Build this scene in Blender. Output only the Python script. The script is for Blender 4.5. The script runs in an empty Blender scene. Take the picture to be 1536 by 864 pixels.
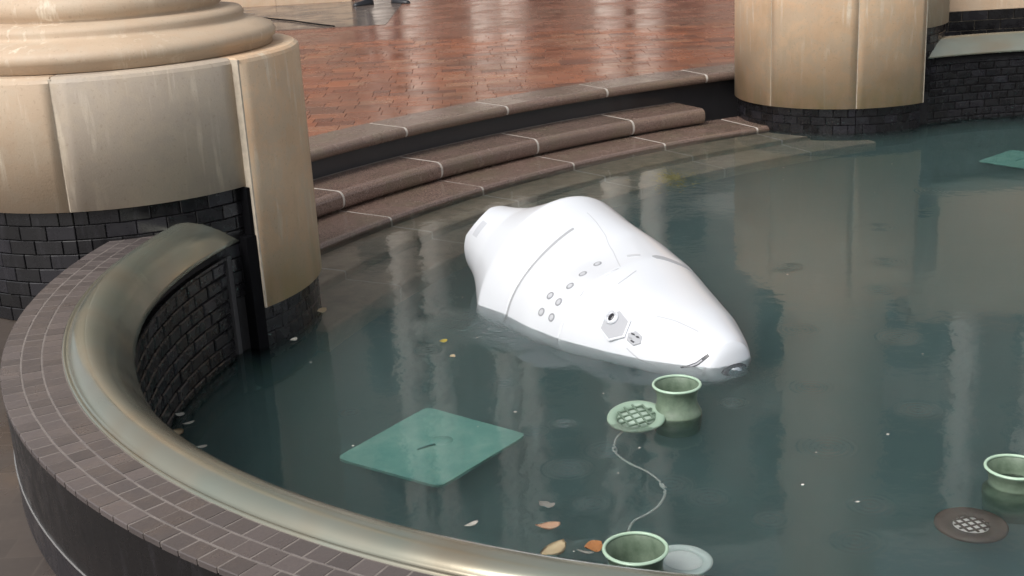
import bpy, bmesh, math, random
import numpy as np
from mathutils import Vector, Matrix
R_ = math.radians
rnd = random.Random(7)
SC = bpy.context.scene
COL = SC.collection

# ------------------------------------------------------------------ camera
PITCH, ROLL = R_(17.6), R_(3.2)
cd = bpy.data.cameras.new('camera'); cam = bpy.data.objects.new('camera', cd); COL.objects.link(cam)
cd.sensor_width = 36; cd.lens = 36 * 1880 / 1536
cd.clip_start = .05; cd.clip_end = 500
r_ = Vector((1, 0, 0)); u_ = Vector((0, math.sin(PITCH), math.cos(PITCH))); f_ = Vector((0, math.cos(PITCH), -math.sin(PITCH)))
cx_ = r_ * math.cos(ROLL) - u_ * math.sin(ROLL); cy_ = r_ * math.sin(ROLL) + u_ * math.cos(ROLL)
m = Matrix((cx_, cy_, -f_)).transposed().to_4x4(); m.translation = (0, 0, 1.75)
cam.matrix_world = m
SC.camera = cam

# ------------------------------------------------------------------ world, sun, exposure
SUN_EL, SUN_AZ = R_(48), R_(222)      # azimuth clockwise from +Y: behind the camera, to the left
w = bpy.data.worlds.new('World'); SC.world = w; w.use_nodes = True
nt = w.node_tree; bg = nt.nodes['Background']
sky = nt.nodes.new('ShaderNodeTexSky'); sky.sky_type = 'NISHITA'; sky.sun_disc = False
sky.sun_elevation = SUN_EL; sky.sun_rotation = SUN_AZ; sky.dust_density = 4; sky.ozone_density = .6
hs = nt.nodes.new('ShaderNodeHueSaturation'); hs.inputs['Saturation'].default_value = .22
nt.links.new(sky.outputs[0], hs.inputs['Color']); nt.links.new(hs.outputs[0], bg.inputs[0])
bg.inputs[1].default_value = .12
sd = bpy.data.lights.new('sun', 'SUN'); sun = bpy.data.objects.new('sun', sd); COL.objects.link(sun)
sd.energy = 1.3; sd.angle = R_(28); sd.color = (1, .97, .92)
sdir = Vector((math.sin(SUN_AZ) * math.cos(SUN_EL), math.cos(SUN_AZ) * math.cos(SUN_EL), math.sin(SUN_EL)))
sun.rotation_euler = sdir.to_track_quat('Z', 'Y').to_euler(); sun.location = sdir * 40
SC.view_settings.view_transform = 'Standard'; SC.view_settings.look = 'None'
SC.view_settings.gamma = 1; SC.view_settings.exposure = .55; SC.view_settings.use_curve_mapping = False
SC.cycles.max_bounces = 10; SC.cycles.transmission_bounces = 8; SC.cycles.caustics_refractive = True; SC.cycles.diffuse_bounces = 3; SC.cycles.glossy_bounces = 4
SC.cycles.transparent_max_bounces = 12; SC.cycles.volume_bounces = 2; SC.cycles.use_denoising = True

# ------------------------------------------------------------------ materials
def mat(name, col, rough=.5, metal=0., spec=.5, coat=0.):
    m = bpy.data.materials.new(name); m.use_nodes = True
    b = m.node_tree.nodes['Principled BSDF']
    b.inputs['Base Color'].default_value = (*col, 1); b.inputs['Roughness'].default_value = rough
    b.inputs['Metallic'].default_value = metal; b.inputs['Specular IOR Level'].default_value = spec
    b.inputs['Coat Weight'].default_value = coat; b.inputs['Coat Roughness'].default_value = .08
    return m
class N:
    def __init__(s, m): s.m = m; s.t = m.node_tree; s.b = s.t.nodes['Principled BSDF']
    def new(s, ty, **k):
        n = s.t.nodes.new(ty)
        for a, v in k.items():
            if a.startswith('i_'):
                key = a[2:]; n.inputs[int(key) if key.isdigit() else key].default_value = v
            else: setattr(n, a, v)
        return n
    def link(s, a, b): s.t.links.new(a, b)
    def coord(s, space='Object', scale=(1, 1, 1)):
        if space == 'World': o = s.new('ShaderNodeNewGeometry').outputs['Position']
        else: o = s.new('ShaderNodeTexCoord').outputs[space]
        mp = s.new('ShaderNodeMapping'); mp.inputs['Scale'].default_value = scale
        s.link(o, mp.inputs[0]); return mp.outputs[0]
    def noise(s, vec, scale, detail=4, rough=.55, dist=0.):
        n = s.new('ShaderNodeTexNoise'); n.inputs['Scale'].default_value = scale; n.inputs['Detail'].default_value = detail
        n.inputs['Roughness'].default_value = rough; n.inputs['Distortion'].default_value = dist
        s.link(vec, n.inputs['Vector']); return n.outputs[0]
    def ramp(s, fac, stops):
        n = s.new('ShaderNodeValToRGB'); e = n.color_ramp.elements
        while len(e) < len(stops): e.new(.5)
        for el, (p, c) in zip(e, stops):
            el.position = p; el.color = (*c, 1) if isinstance(c, tuple) else (c, c, c, 1)
        s.link(fac, n.inputs[0]); return n.outputs[0]
    def mix(s, fac, a, b, mode='MIX'):
        n = s.new('ShaderNodeMix', data_type='RGBA', blend_type=mode)
        for sock, v in ((n.inputs[0], fac), (n.inputs[6], a), (n.inputs[7], b)):
            if hasattr(v, 'is_linked'): s.link(v, sock)
            elif isinstance(v, tuple): sock.default_value = (*v, 1)
            else: sock.default_value = v
        return n.outputs[2]
    def math(s, op, a, b=0.):
        n = s.new('ShaderNodeMath', operation=op)
        for sock, v in ((n.inputs[0], a), (n.inputs[1], b)):
            if hasattr(v, 'is_linked'): s.link(v, sock)
            else: sock.default_value = v
        return n.outputs[0]
    def bump(s, h, strength=.3, dist=.01):
        n = s.new('ShaderNodeBump'); n.inputs['Strength'].default_value = strength; n.inputs['Distance'].default_value = dist
        s.link(h, n.inputs['Height']); s.link(n.outputs[0], s.b.inputs['Normal']); return n.outputs[0]
    def rand(s): return s.new('ShaderNodeObjectInfo').outputs['Random']
    def base(s, c): s.link(c, s.b.inputs['Base Color'])
    def rough(s, c): s.link(c, s.b.inputs['Roughness'])

def stone_mat(name='tan_stone', grey=0.):
    m = mat(name, (.42, .32, .22), .62); n = N(m)
    c = n.coord('World'); big = n.noise(c, 2.2, 5, .6)
    col = n.ramp(big, [(.28, (.50, .335, .205)), (.5, (.64, .435, .275)), (.75, (.72, .525, .35))])
    r = n.rand()
    col = n.mix(n.ramp(r, [(.3, 0.), (.9, .55)]), col, (.43, .36, .28))
    if grey: col = n.mix(grey, col, (.40, .37, .33))
    # pale lime run marks: noise stretched down the face
    st = n.noise(n.coord('World', (22, 22, 2.2)), 1.0, 4, .6)
    pale = n.ramp(st, [(.54, 0.), (.66, 1.)])
    patch = n.ramp(n.noise(c, 3.3, 3, .5), [(.45, 0.), (.62, 1.)])
    col = n.mix(n.math('MULTIPLY', n.math('MULTIPLY', pale, patch), .8), col, (.78, .69, .55))
    # grime with its own shape
    gr = n.ramp(n.noise(n.coord('World', (9, 9, 3)), 1.0, 6, .65), [(.55, 0.), (.75, 1.)])
    col = n.mix(n.math('MULTIPLY', gr, .4), col, (.40, .30, .195))
    mo = n.ramp(n.noise(c, 7, 6, .7, .4), [(.47, 0.), (.56, 1.)]); col = n.mix(n.math('MULTIPLY', mo, .38), col, (.52, .43, .325))
    sp = n.new('ShaderNodeSeparateXYZ'); n.link(c, sp.inputs[0])
    lowz = n.new('ShaderNodeMapRange'); lowz.inputs['From Min'].default_value = .42; lowz.inputs['From Max'].default_value = .17; n.link(sp.outputs[2], lowz.inputs['Value'])
    col = n.mix(n.math('MULTIPLY', n.math('MULTIPLY', lowz.outputs[0], n.ramp(n.noise(n.coord('World', (8, 8, 2)), 1., 5, .6), [(.35, 0.), (.65, 1.)])), .6), col, (.36, .29, .12))
    pit = n.ramp(n.noise(c, 75, 2, .5), [(.30, 1.), (.36, 0.)]); col = n.mix(n.math('MULTIPLY', pit, .2), col, (.2, .14, .09))
    fine = n.noise(c, 160, 3, .6)
    col = n.mix(n.math('MULTIPLY', fine, .22), col, (.26, .2, .14))
    n.base(col); n.rough(n.ramp(big, [(.3, .45), (.7, .7)]))
    n.bump(fine, .25, .004); return m
def tile_mat():
    m = mat('black_tile', (.02, .018, .022), .28); n = N(m)
    r = n.rand(); c = n.coord('World')
    col = n.ramp(r, [(0, (.007, .0065, .007)), (.75, (.0095, .009, .0105)), (1, (.017, .016, .02))])
    st = n.ramp(n.noise(n.coord('World', (30, 30, 5)), 1., 4, .65), [(.56, 0.), (.72, 1.)])
    col = n.mix(n.math('MULTIPLY', st, .22), col, (.05, .047, .056))
    n.base(col); n.rough(n.ramp(n.noise(c, 14, 4, .6), [(.3, .14), (.7, .42)]))
    n.bump(n.noise(c, 30, 2, .5), .10, .004); return m
def coping_mat():
    m = mat('coping_brick', (.15, .12, .112), .35); n = N(m)
    r = n.rand(); c = n.coord('World')
    col = n.ramp(r, [(0, (.068, .058, .056)), (.5, (.088, .074, .071)), (1, (.118, .099, .095))])
    f = n.noise(c, 60, 4, .65)
    col = n.mix(n.math('MULTIPLY', f, .4), col, (.09, .072, .068))
    n.base(col); n.rough(n.ramp(n.noise(c, 9, 4, .6), [(.35, .26), (.7, .55)]))
    n.bump(f, .3, .004); return m
def mortar_mat(name, col):
    m = mat(name, col, .7); n = N(m); f = n.noise(n.coord('World'), 30, 4, .6)
    n.base(n.mix(f, tuple(x * .55 for x in col), tuple(min(1, x * 1.35) for x in col))); n.bump(f, .4, .004); return m
def bronze_mat():
    m = mat('patinated_bronze', (.3, .3, .21), .3, .6, .7); n = N(m)
    c = n.coord('World'); a = n.noise(c, 3.5, 2, .5); b = n.noise(n.coord('World', (2.2, 2.2, 8)), 1.5, 2, .5)
    col = n.ramp(a, [(.3, (.23, .25, .205)), (.5, (.275, .265, .21)), (.7, (.26, .225, .165))])
    col = n.mix(n.ramp(b, [(.42, 0.), (.75, .7)]), col, (.25, .29, .255))
    fl = n.noise(c, 90, 3, .6); col = n.mix(n.math('MULTIPLY', fl, .25), col, (.25, .26, .2))
    n.base(col); n.rough(n.ramp(n.noise(c, 6, 3, .5), [(.3, .13), (.7, .26)]))
    n.bump(fl, .03, .003); return m
def granite_mat():
    m = mat('wet_granite', (.2, .12, .09), .3); n = N(m)
    c = n.coord('World'); sp = n.noise(c, 170, 2, .7); r = n.rand()
    col = n.ramp(sp, [(.35, (.065, .044, .037)), (.5, (.195, .128, .103)), (.66, (.32, .22, .18))])
    col = n.mix(n.ramp(r, [(0, .0), (1, .45)]), col, (.15, .112, .092))
    al = n.ramp(n.noise(c, 4, 5, .6), [(.45, 0.), (.7, .5)])
    col = n.mix(al, col, (.16, .135, .09))
    n.base(col); n.rough(n.ramp(n.noise(c, 6, 4, .6), [(.35, .12), (.7, .34)])); n.bump(sp, .2, .003); return m
def brick_mat(name='plaza_brick', dark=False):
    m = mat(name, (.2, .08, .05), .25, 0, .55); n = N(m)
    r = n.rand(); c = n.coord('World')
    if dark:   # paving too far off to lay brick by brick
        bt = n.new('ShaderNodeTexBrick'); bt.inputs['Scale'].default_value = 1; bt.inputs['Brick Width'].default_value = .2
        bt.inputs['Row Height'].default_value = .1; bt.inputs['Mortar Size'].default_value = .004
        bt.inputs['Color1'].default_value = (.20, .075, .045, 1); bt.inputs['Color2'].default_value = (.31, .12, .07, 1)
        bt.inputs['Mortar'].default_value = (.1, .05, .036, 1); n.link(c, bt.inputs[0]); col = bt.outputs[0]
    else:
        at = n.new('ShaderNodeAttribute', attribute_name='tone').outputs['Fac']
        r = n.math('FRACT', n.math('ADD', r, at))
        col = n.ramp(r, [(0, (.15, .050, .028)), (.3, (.27, .082, .036)), (.65, (.36, .115, .048)), (.85, (.27, .095, .05)), (1, (.38, .17, .09))])
    f = n.noise(c, 50, 4, .6)
    col = n.mix(n.math('MULTIPLY', f, .35), col, (.10, .05, .036))
    al = n.ramp(n.noise(c, 1.1, 4, .6), [(.45, 0.), (.72, .6)])
    col = n.mix(al, col, (.15, .09, .062))
    n.base(col); n.rough(n.ramp(n.noise(c, 1.7, 5, .65), [(.36, .13), (.66, .36)])); n.bump(n.noise(c, 26, 3, .6), .10, .004)
    return m
GREYSTONE = stone_mat('grey_tan_stone', .6)
STONE, TILE, COPING, BRONZE, GRANITE, BRICK = stone_mat(), tile_mat(), coping_mat(), bronze_mat(), granite_mat(), brick_mat()
FARBRICK = brick_mat('far_brick', True)
PALE = mortar_mat('pale_mortar', (.50, .43, .34)); GROUT = mortar_mat('dark_grout', (.012, .011, .012))
JOINT = mortar_mat('coping_mortar', (.185, .16, .145)); STEPJ = mortar_mat('white_mortar', (.55, .51, .46)); BRJ = mortar_mat('paving_mortar', (.16, .075, .05))
LITGRANITE = mat('lightened_granite', (.3, .23, .17), .7); n = N(LITGRANITE); n.base(n.ramp(n.noise(n.coord('World'), 9, 6, .65), [(.3, (.24, .185, .135)), (.7, (.44, .35, .26))]))  # sunken treads: colour lightened to make up for dim light under water
RISER = mat('wet_riser', (.035, .033, .035), .15)
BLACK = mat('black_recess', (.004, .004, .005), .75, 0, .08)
def robot_white():
    m = mat('white_shell', (.84, .85, .87), .3, 0, .5, .6); n = N(m)
    f = n.noise(n.coord('Object'), 3, 4, .6); n.base(n.mix(f, (.64, .665, .71), (.70, .72, .755)))
    n.b.inputs['Roughness'].default_value = .28; return m
WHITE = robot_white()
MIDSEAM = mat('shadow_gap_grey', (.36, .37, .39), .5)
SEAM = mat('grey_seam', (.50, .51, .54), .5); DARKG = mat('dark_sensor', (.05, .052, .06), .25); MIDG = mat('grey_sensor', (.30, .31, .33), .4)
CHROME = mat('chrome', (.6, .62, .66), .12, 1.0); LENS = mat('lens_glass', (.01, .01, .015), .05)
def green_mat():
    m = mat('green_paint', (.1, .19, .12), .4); n = N(m); f = n.noise(n.coord('Object'), 18, 5, .65)
    n.base(n.ramp(f, [(.3, (.085, .125, .085)), (.6, (.16, .215, .155)), (.8, (.25, .30, .23))])); n.bump(f, .2, .004); return m
GREEN = green_mat()
RIMG = mat('worn_green_rim', (.40, .55, .42), .35)
def teal_mat():
    m = mat('teal_plate', (.16, .5, .42), .5); n = N(m); c = n.coord('Object'); f = n.noise(c, 9, 5, .6)
    n.base(n.ramp(f, [(.3, (.13, .33, .29)), (.55, (.19, .40, .345)), (.8, (.30, .49, .42))])); return m
TEAL = teal_mat(); TEALD = mat('dark_teal', (.04, .16, .15), .5)
PALEG = mat('pale_glass', (.62, .72, .70), .2); BROWNM = mat('brown_metal', (.10, .075, .062), .45); CABLE = mat('grey_cable', (.40, .46, .44), .5)
def leaf_mat(name, a, b):
    m = mat(name, a, .5); n = N(m); n.base(n.mix(n.noise(n.coord('Object'), 40, 3), a, b)); return m
LEAFS = {'cream': leaf_mat('cream_leaf', (.75, .66, .46), (.6, .46, .28)), 'tan': leaf_mat('tan_leaf', (.72, .42, .26), (.62, .48, .36)),
         'orange': leaf_mat('orange_leaf', (.66, .30, .10), (.5, .25, .12)), 'yellow': leaf_mat('yellow_leaf', (.70, .55, .12), (.5, .45, .1)),
         'white': leaf_mat('white_petal', (.75, .73, .68), (.6, .58, .5)), 'grey': leaf_mat('grey_twig', (.42, .42, .38), (.3, .3, .27))}
def floor_mat():
    m = mat('pool_floor', (.03, .045, .045), .7); n = N(m); f = n.noise(n.coord('World'), 2.5, 5, .6)
    n.base(n.ramp(f, [(.3, (.022, .031, .031)), (.7, (.055, .066, .064))])); return m
FLOOR = floor_mat()
def ground_mat():
    m = mat('outer_paving', (.12, .085, .07), .35); n = N(m); c = n.coord('World'); f = n.noise(c, 3, 5, .65)
    bt = n.new('ShaderNodeTexBrick'); bt.inputs['Scale'].default_value = 1; bt.inputs['Brick Width'].default_value = .2; bt.inputs['Row Height'].default_value = .1
    bt.inputs['Mortar Size'].default_value = .003; bt.inputs['Color1'].default_value = (.06, .044, .036, 1); bt.inputs['Color2'].default_value = (.085, .062, .05, 1); bt.inputs['Mortar'].default_value = (.09, .068, .056, 1)
    n.link(c, bt.inputs[0]); n.base(n.mix(n.math('MULTIPLY', f, .6), bt.outputs[0], (.06, .055, .048))); n.rough(n.ramp(f, [(.35, .2), (.7, .5)])); return m
GROUND = ground_mat()

RIPPLES = [(.145, 3.60, .10), (.20, 3.36, .07), (.98, 3.65, .12), (1.0, 3.25, .09), (.05, 3.9, .06), (1.5, 4.6, .12), (.55, 3.35, .08), (.9, 3.05, .10),
           (-.35, 4.75, .07), (1.3, 5.6, .12), (1.9, 6.2, .14), (-.6, 4.15, .06), (1.05, 4.15, .10), (1.35, 3.9, .1), (.75, 4.05, .08), (.28, 3.72, .09), (2.4, 6.9, .13), (1.6, 5.2, .1), (.45, 3.45, .09), (-.05, 4.35, .07), (1.15, 4.75, .12), (.7, 3.2, .07), (1.75, 5.6, .12), (.15, 3.95, .06)]
def water_mat():
    m = bpy.data.materials.new('pool_water'); m.use_nodes = True; t = m.node_tree; t.nodes.clear()
    n = N.__new__(N); n.m = m; n.t = t; n.b = None
    out = n.new('ShaderNodeOutputMaterial')
    pos = n.new('ShaderNodeNewGeometry').outputs['Position']
    h = n.math('MULTIPLY', n.noise(pos, 4, 2, .45), .16)
    h = n.math('ADD', h, n.math('MULTIPLY', n.noise(pos, 22, 2, .5), .04))
    for x, y, rr, am in ((-.14, 5.02, .30, .5), (.05, 4.78, .16, .3), (.80, 4.30, .22, .18), (.35, 4.52, .16, .16)):      # water broken up round the robot
        d = n.new('ShaderNodeVectorMath', operation='DISTANCE'); d.inputs[1].default_value = (x, y, 0); n.link(pos, d.inputs[0])
        env = n.new('ShaderNodeMapRange', interpolation_type='SMOOTHSTEP'); env.inputs['From Min'].default_value = rr; env.inputs['From Max'].default_value = rr * .3
        env.inputs['To Min'].default_value = 0; env.inputs['To Max'].default_value = am; n.link(d.outputs['Value'], env.inputs['Value'])
        h = n.math('ADD', h, n.math('MULTIPLY', n.noise(pos, 30, 3, .6), env.outputs[0]))
    for x, y, rr in RIPPLES:                              # rings that raindrops have left
        d = n.new('ShaderNodeVectorMath', operation='DISTANCE'); d.inputs[1].default_value = (x, y, 0); n.link(pos, d.inputs[0])
        dd = d.outputs['Value']
        wv = n.math('SINE', n.math('MULTIPLY', dd, 2 * math.pi / .022))
        env = n.new('ShaderNodeMapRange', interpolation_type='SMOOTHSTEP'); env.inputs['From Min'].default_value = rr; env.inputs['From Max'].default_value = rr * .35
        env.inputs['To Min'].default_value = 0; env.inputs['To Max'].default_value = .045; n.link(dd, env.inputs['Value'])
        h = n.math('ADD', h, n.math('MULTIPLY', wv, env.outputs[0]))
    bm = n.new('ShaderNodeBump'); bm.inputs['Strength'].default_value = 1; bm.inputs['Distance'].default_value = .012; n.link(h, bm.inputs['Height'])
    fr = n.new('ShaderNodeFresnel'); fr.inputs['IOR'].default_value = 1.38; n.link(bm.outputs[0], fr.inputs['Normal'])
    tr = n.new('ShaderNodeBsdfRefraction'); tr.inputs['Color'].default_value = (.97, .99, .985, 1); tr.inputs['IOR'].default_value = 1.333; tr.inputs['Roughness'].default_value = .02; n.link(bm.outputs[0], tr.inputs['Normal'])
    gl = n.new('ShaderNodeBsdfGlossy'); gl.inputs['Roughness'].default_value = .045; n.link(bm.outputs[0], gl.inputs['Normal'])
    mx = n.new('ShaderNodeMixShader'); n.link(fr.outputs[0], mx.inputs[0]); n.link(tr.outputs[0], mx.inputs[1]); n.link(gl.outputs[0], mx.inputs[2])
    n.link(mx.outputs[0], out.inputs['Surface'])
    pv = n.new('ShaderNodeVolumePrincipled'); pv.inputs['Color'].default_value = (.245, .415, .42, 1); pv.inputs['Density'].default_value = 1.75
    pv.inputs['Absorption Color'].default_value = (.46, .58, .56, 1)
    n.link(pv.outputs[0], out.inputs['Volume']); return m
WATER = water_mat()

# ------------------------------------------------------------------ helpers
def link(name, bm, mats, parent=None, smooth=False, loc=None, rz=0.):
    me = bpy.data.meshes.new(name); bmesh.ops.recalc_face_normals(bm, faces=bm.faces[:]); bm.to_mesh(me); bm.free()
    return objm(name, me, mats, parent, smooth, loc, rz)
def objm(name, me, mats=None, parent=None, smooth=False, loc=None, rz=0.):
    if mats is not None:
        for x in (mats if isinstance(mats, (list, tuple)) else [mats]): me.materials.append(x)
    if smooth: me.polygons.foreach_set('use_smooth', [True] * len(me.polygons))
    o = bpy.data.objects.new(name, me); COL.objects.link(o)
    if parent is not None: o.parent = parent
    if loc is not None: o.location = loc
    o.rotation_euler = (0, 0, rz); return o
def empty(name, label, cat, loc=(0, 0, 0), group=None, rz=0.):
    o = bpy.data.objects.new(name, None); COL.objects.link(o); o.location = loc; o.rotation_euler = (0, 0, rz); o.empty_display_size = .1
    tag(o, label, cat, group); return o
def tag(o, label=None, cat=None, group=None, kind=None):
    if label: o['label'] = label
    if cat: o['category'] = cat
    if group: o['group'] = group
    if kind: o['kind'] = kind
    return o
def quadgrid(bm, rows, closed_u=False, closed_v=False):
    """rows: list of lists of coordinates -> skin"""
    V = [[bm.verts.new(p) for p in row] for row in rows]
    nu, nv = len(V), len(V[0])
    for i in range(nu - (0 if closed_u else 1)):
        for j in range(nv - (0 if closed_v else 1)):
            a, b, c, d = V[i][j], V[(i + 1) % nu][j], V[(i + 1) % nu][(j + 1) % nv], V[i][(j + 1) % nv]
            try: bm.faces.new((a, b, c, d))
            except ValueError: pass
    return V
def cap(bm, ring):
    try: bm.faces.new(ring)
    except ValueError: pass
def lathe(bm, prof, n=64, a0=0., a1=2 * math.pi, c=(0, 0)):
    full = abs(a1 - a0 - 2 * math.pi) < 1e-6
    A = [a0 + (a1 - a0) * i / n for i in range(n if full else n + 1)]
    return quadgrid(bm, [[(c[0] + r * math.cos(a), c[1] + r * math.sin(a), z) for r, z in prof] for a in A], closed_u=full)
def arcblock(bm, r0, r1, a0, a1, z0, z1, n=1, ch=0., c=(0, 0)):
    """closed curved block, its top and outer/inner rims chamfered by ch"""
    prof = [(r0, z0), (r1, z0), (r1, z1 - ch), (r1 - ch, z1), (r0 + ch, z1), (r0, z1 - ch)] if ch else [(r0, z0), (r1, z0), (r1, z1), (r0, z1)]
    rows = []
    for i in range(n + 1):
        a = a0 + (a1 - a0) * i / n
        rows.append([(c[0] + r * math.cos(a), c[1] + r * math.sin(a), z) for r, z in prof])
    V = quadgrid(bm, rows, closed_v=True); cap(bm, V[0]); cap(bm, V[-1][::-1])
def facetile(bm, r, depth, a0, a1, z0, z1, ch=.0025, c=(0, 0), inward=False):
    """tile on a cylinder: its visible face at radius r, body behind it"""
    s = 1 if inward else -1
    rb = r + s * depth; rm = r + s * ch; dc = ch / r
    q = lambda rr, a, z: (c[0] + rr * math.cos(a), c[1] + rr * math.sin(a), z)
    L = [[q(rb, a, z) for a, z in ((a0, z0), (a1, z0), (a1, z1), (a0, z1))], [q(rm, a, z) for a, z in ((a0, z0), (a1, z0), (a1, z1), (a0, z1))],
         [q(r, a, z) for a, z in ((a0 + dc, z0 + ch), (a1 - dc, z0 + ch), (a1 - dc, z1 - ch), (a0 + dc, z1 - ch))]]
    V = quadgrid(bm, L, closed_v=True); cap(bm, V[-1])
def box(bm, x0, x1, y0, y1, z0, z1, ch=0.):
    if ch:
        L = [[(x0, y0, z0), (x1, y0, z0), (x1, y1, z0), (x0, y1, z0)], [(x0, y0, z1 - ch), (x1, y0, z1 - ch), (x1, y1, z1 - ch), (x0, y1, z1 - ch)],
             [(x0 + ch, y0 + ch, z1), (x1 - ch, y0 + ch, z1), (x1 - ch, y1 - ch, z1), (x0 + ch, y1 - ch, z1)]]
    else: L = [[(x0, y0, z), (x1, y0, z), (x1, y1, z), (x0, y1, z)] for z in (z0, z1)]
    V = quadgrid(bm, L, closed_v=True); cap(bm, V[0][::-1]); cap(bm, V[-1])
def tube(bm, pts, r, n=8):
    pts = [Vector(p) for p in pts]; rows = []
    for i, p in enumerate(pts):
        t = (pts[min(i + 1, len(pts) - 1)] - pts[max(i - 1, 0)]).normalized()
        a = t.orthogonal().normalized() if abs(t.z) > .9 else t.cross(Vector((0, 0, 1))).normalized(); b = t.cross(a)
        rr = r[i] if isinstance(r, (list, tuple)) else r
        rows.append([p + (a * math.cos(k * 2 * math.pi / n) + b * math.sin(k * 2 * math.pi / n)) * rr for k in range(n)])
    V = quadgrid(bm, rows, closed_v=True); cap(bm, V[0][::-1]); cap(bm, V[-1])
def prism(bm, poly, z0, z1, top=True, bottom=True, sides=True):
    for z, on in ((z1, top), (z0, bottom)):
        if on:
            f = bm.faces.new([bm.verts.new((x, y, z)) for x, y in poly]); bmesh.ops.triangulate(bm, faces=[f])
    if sides:
        V = quadgrid(bm, [[(x, y, z0) for x, y in poly], [(x, y, z1) for x, y in poly]], closed_v=True)
    bmesh.ops.remove_doubles(bm, verts=bm.verts[:], dist=1e-5)

# ------------------------------------------------------------------ plan of the place
C = Vector((4.37, 3.30))                       # centre of the arcs of the steps
CL, CR = Vector((-1.635, 5.37)), Vector((2.555, 9.42))    # the two column pedestals
NL = Vector((.95, 4.13))                       # centre of the curved wall in front
mid = (CL + CR) / 2; ev = (CR - CL).normalized(); av = Vector((-ev.y, ev.x)) * -1     # av points into the pool
mirror = lambda p: mid + av * ((p - mid) @ av) - ev * ((p - mid) @ ev)
NR = mirror(NL)
def near_path(R, a0=164., a1=285., n=40, ext=True):
    P = [NL + Vector((math.cos(R_(a)), math.sin(R_(a)))) * R for a in np.linspace(a0, a1, n)]
    if ext:
        a = R_(a1); t = Vector((-math.sin(a), math.cos(a))); P.append(P[-1] + t * 3.2)
    return P
def pool_outline(Rw, Rs):
    near = near_path(Rw)
    right = [mirror(p) for p in near]
    aL = math.atan2(CL.y - C.y, CL.x - C.x); aR = math.atan2(CR.y - C.y, CR.x - C.x)
    arc = [C + Vector((math.cos(a), math.sin(a))) * Rs for a in np.linspace(aL - .02, aR + .02, 30)]
    return near[::-1] + arc + right

# ground sheets
bm = bmesh.new()
hole = pool_outline(2.45, 6.95); big = [(-220, -120), (260, -120), (260, 300), (-220, 300)]
E = []
for loop in (hole, big):
    vs = [bm.verts.new((p[0], p[1], .23)) for p in loop]
    E += [bm.edges.new((vs[i], vs[(i + 1) % len(vs)])) for i in range(len(vs))]
bmesh.ops.triangle_fill(bm, edges=E, use_beauty=True)
tag(link('outer_ground', bm, GROUND), kind='structure')
bm = bmesh.new(); prism(bm, pool_outline(2.4, 6.75), -.8, -.52, sides=True)
tag(link('pool_floor', bm, FLOOR), kind='structure')
bm = bmesh.new(); prism(bm, pool_outline(2.30, 6.66), -.62, 0.0)
tag(link('pool_water', bm, WATER), kind='structure')

# ------------------------------------------------------------------ steps
ANG0, DANG = 121.7, 7.55
def joint_angles(a_lo, a_hi):
    k0 = math.floor((a_lo - ANG0) / DANG); J = [ANG0 + DANG * k for k in range(k0, k0 + 12)]
    return [max(a_lo, min(a_hi, j)) for j in J]
aL = math.degrees(math.atan2(CL.y - C.y, CL.x - C.x)); aR = math.degrees(math.atan2(CR.y - C.y, CR.x - C.x))
steps = tag(bpy.data.objects.new('steps', None), kind='structure'); COL.objects.link(steps); steps.location = (C.x, C.y, 0)
def step_stone(r0, r1, a0, a1, z0, z1, nose):
    bm = bmesh.new(); rn = min((z1 - z0) / 2, .046) if nose else .02
    prof = [(r1, z0), (r1, z1)]
    if nose:   # rounded front edge
        prof += [(r0 + rn * (1 - math.sin(t)), z1 - rn + rn * math.cos(t)) for t in np.linspace(0, math.pi / 2, 6)] + [(r0 + rn * (1 - math.sin(t)) * .9, z0 + rn + rn * math.cos(t)) for t in np.linspace(math.pi / 2, math.pi, 5)]
    else: prof += [(r0 + rn, z1), (r0 + .006, z1 - .006), (r0, z1 - rn), (r0, z0)]
    rows = [[(r * math.cos(R_(a)), r * math.sin(R_(a)), z) for r, z in prof] for a in np.linspace(a0, a1, 7)]
    V = quadgrid(bm, rows, closed_v=True); cap(bm, V[0]); cap(bm, V[-1][::-1]); return bm
def course(name, r0, r1, z0, z1, a_lo, a_hi, nose, gap=.17, m_=None):
    J = joint_angles(a_lo, a_hi)
    for a0, a1 in zip(J, J[1:]):
        if a1 - a0 > .5: link(name, step_stone(r0, r1, a0 + gap / 2, a1 - gap / 2, z0, z1 + rnd.uniform(-.0015, .0015), nose), m_ or GRANITE, steps, smooth=False)
    for j_ in J[1:-1]:
        if a_lo + .4 < j_ < a_hi - .4: link('mortar_joint', step_stone(r0 + .003, r1 - .003, j_ - gap / 2 - .02, j_ + gap / 2 + .02, z0 + .003, z1 - .003, nose), STEPJ, steps)
course('kerb_stone', 6.84, 7.21, .266, .335, aR + 2, aL - 2, True)
course('tread_stone', 6.54, 6.94, .026, .138, 116.0, aL - 2, True)
course('tread_stone', 6.19, 6.66, -.13, .020, aR + 2, aL - 2, False)
course('tread_stone', 5.90, 6.30, -.27, -.125, aR + 2, aL - 2, False, m_=LITGRANITE)
course('tread_stone', 5.58, 5.97, -.55, -.265, aR + 2, aL - 2, False, m_=LITGRANITE)
def ringblock(bm, r0, r1, z0, z1, a_lo=aR, a_hi=aL, n=24): arcblock(bm, r0, r1, R_(a_lo), R_(a_hi), z0, z1, n)
bm = bmesh.new()
ringblock(bm, 6.935, 7.2, -.5, .265); ringblock(bm, 6.60, 6.935, -.5, .021, 116.2)
link('riser', bm, RISER, steps)
bm = bmesh.new(); ringblock(bm, 6.928, 6.95, .12, .1415, 116.1); link('grout_line', bm, JOINT, steps)

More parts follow.
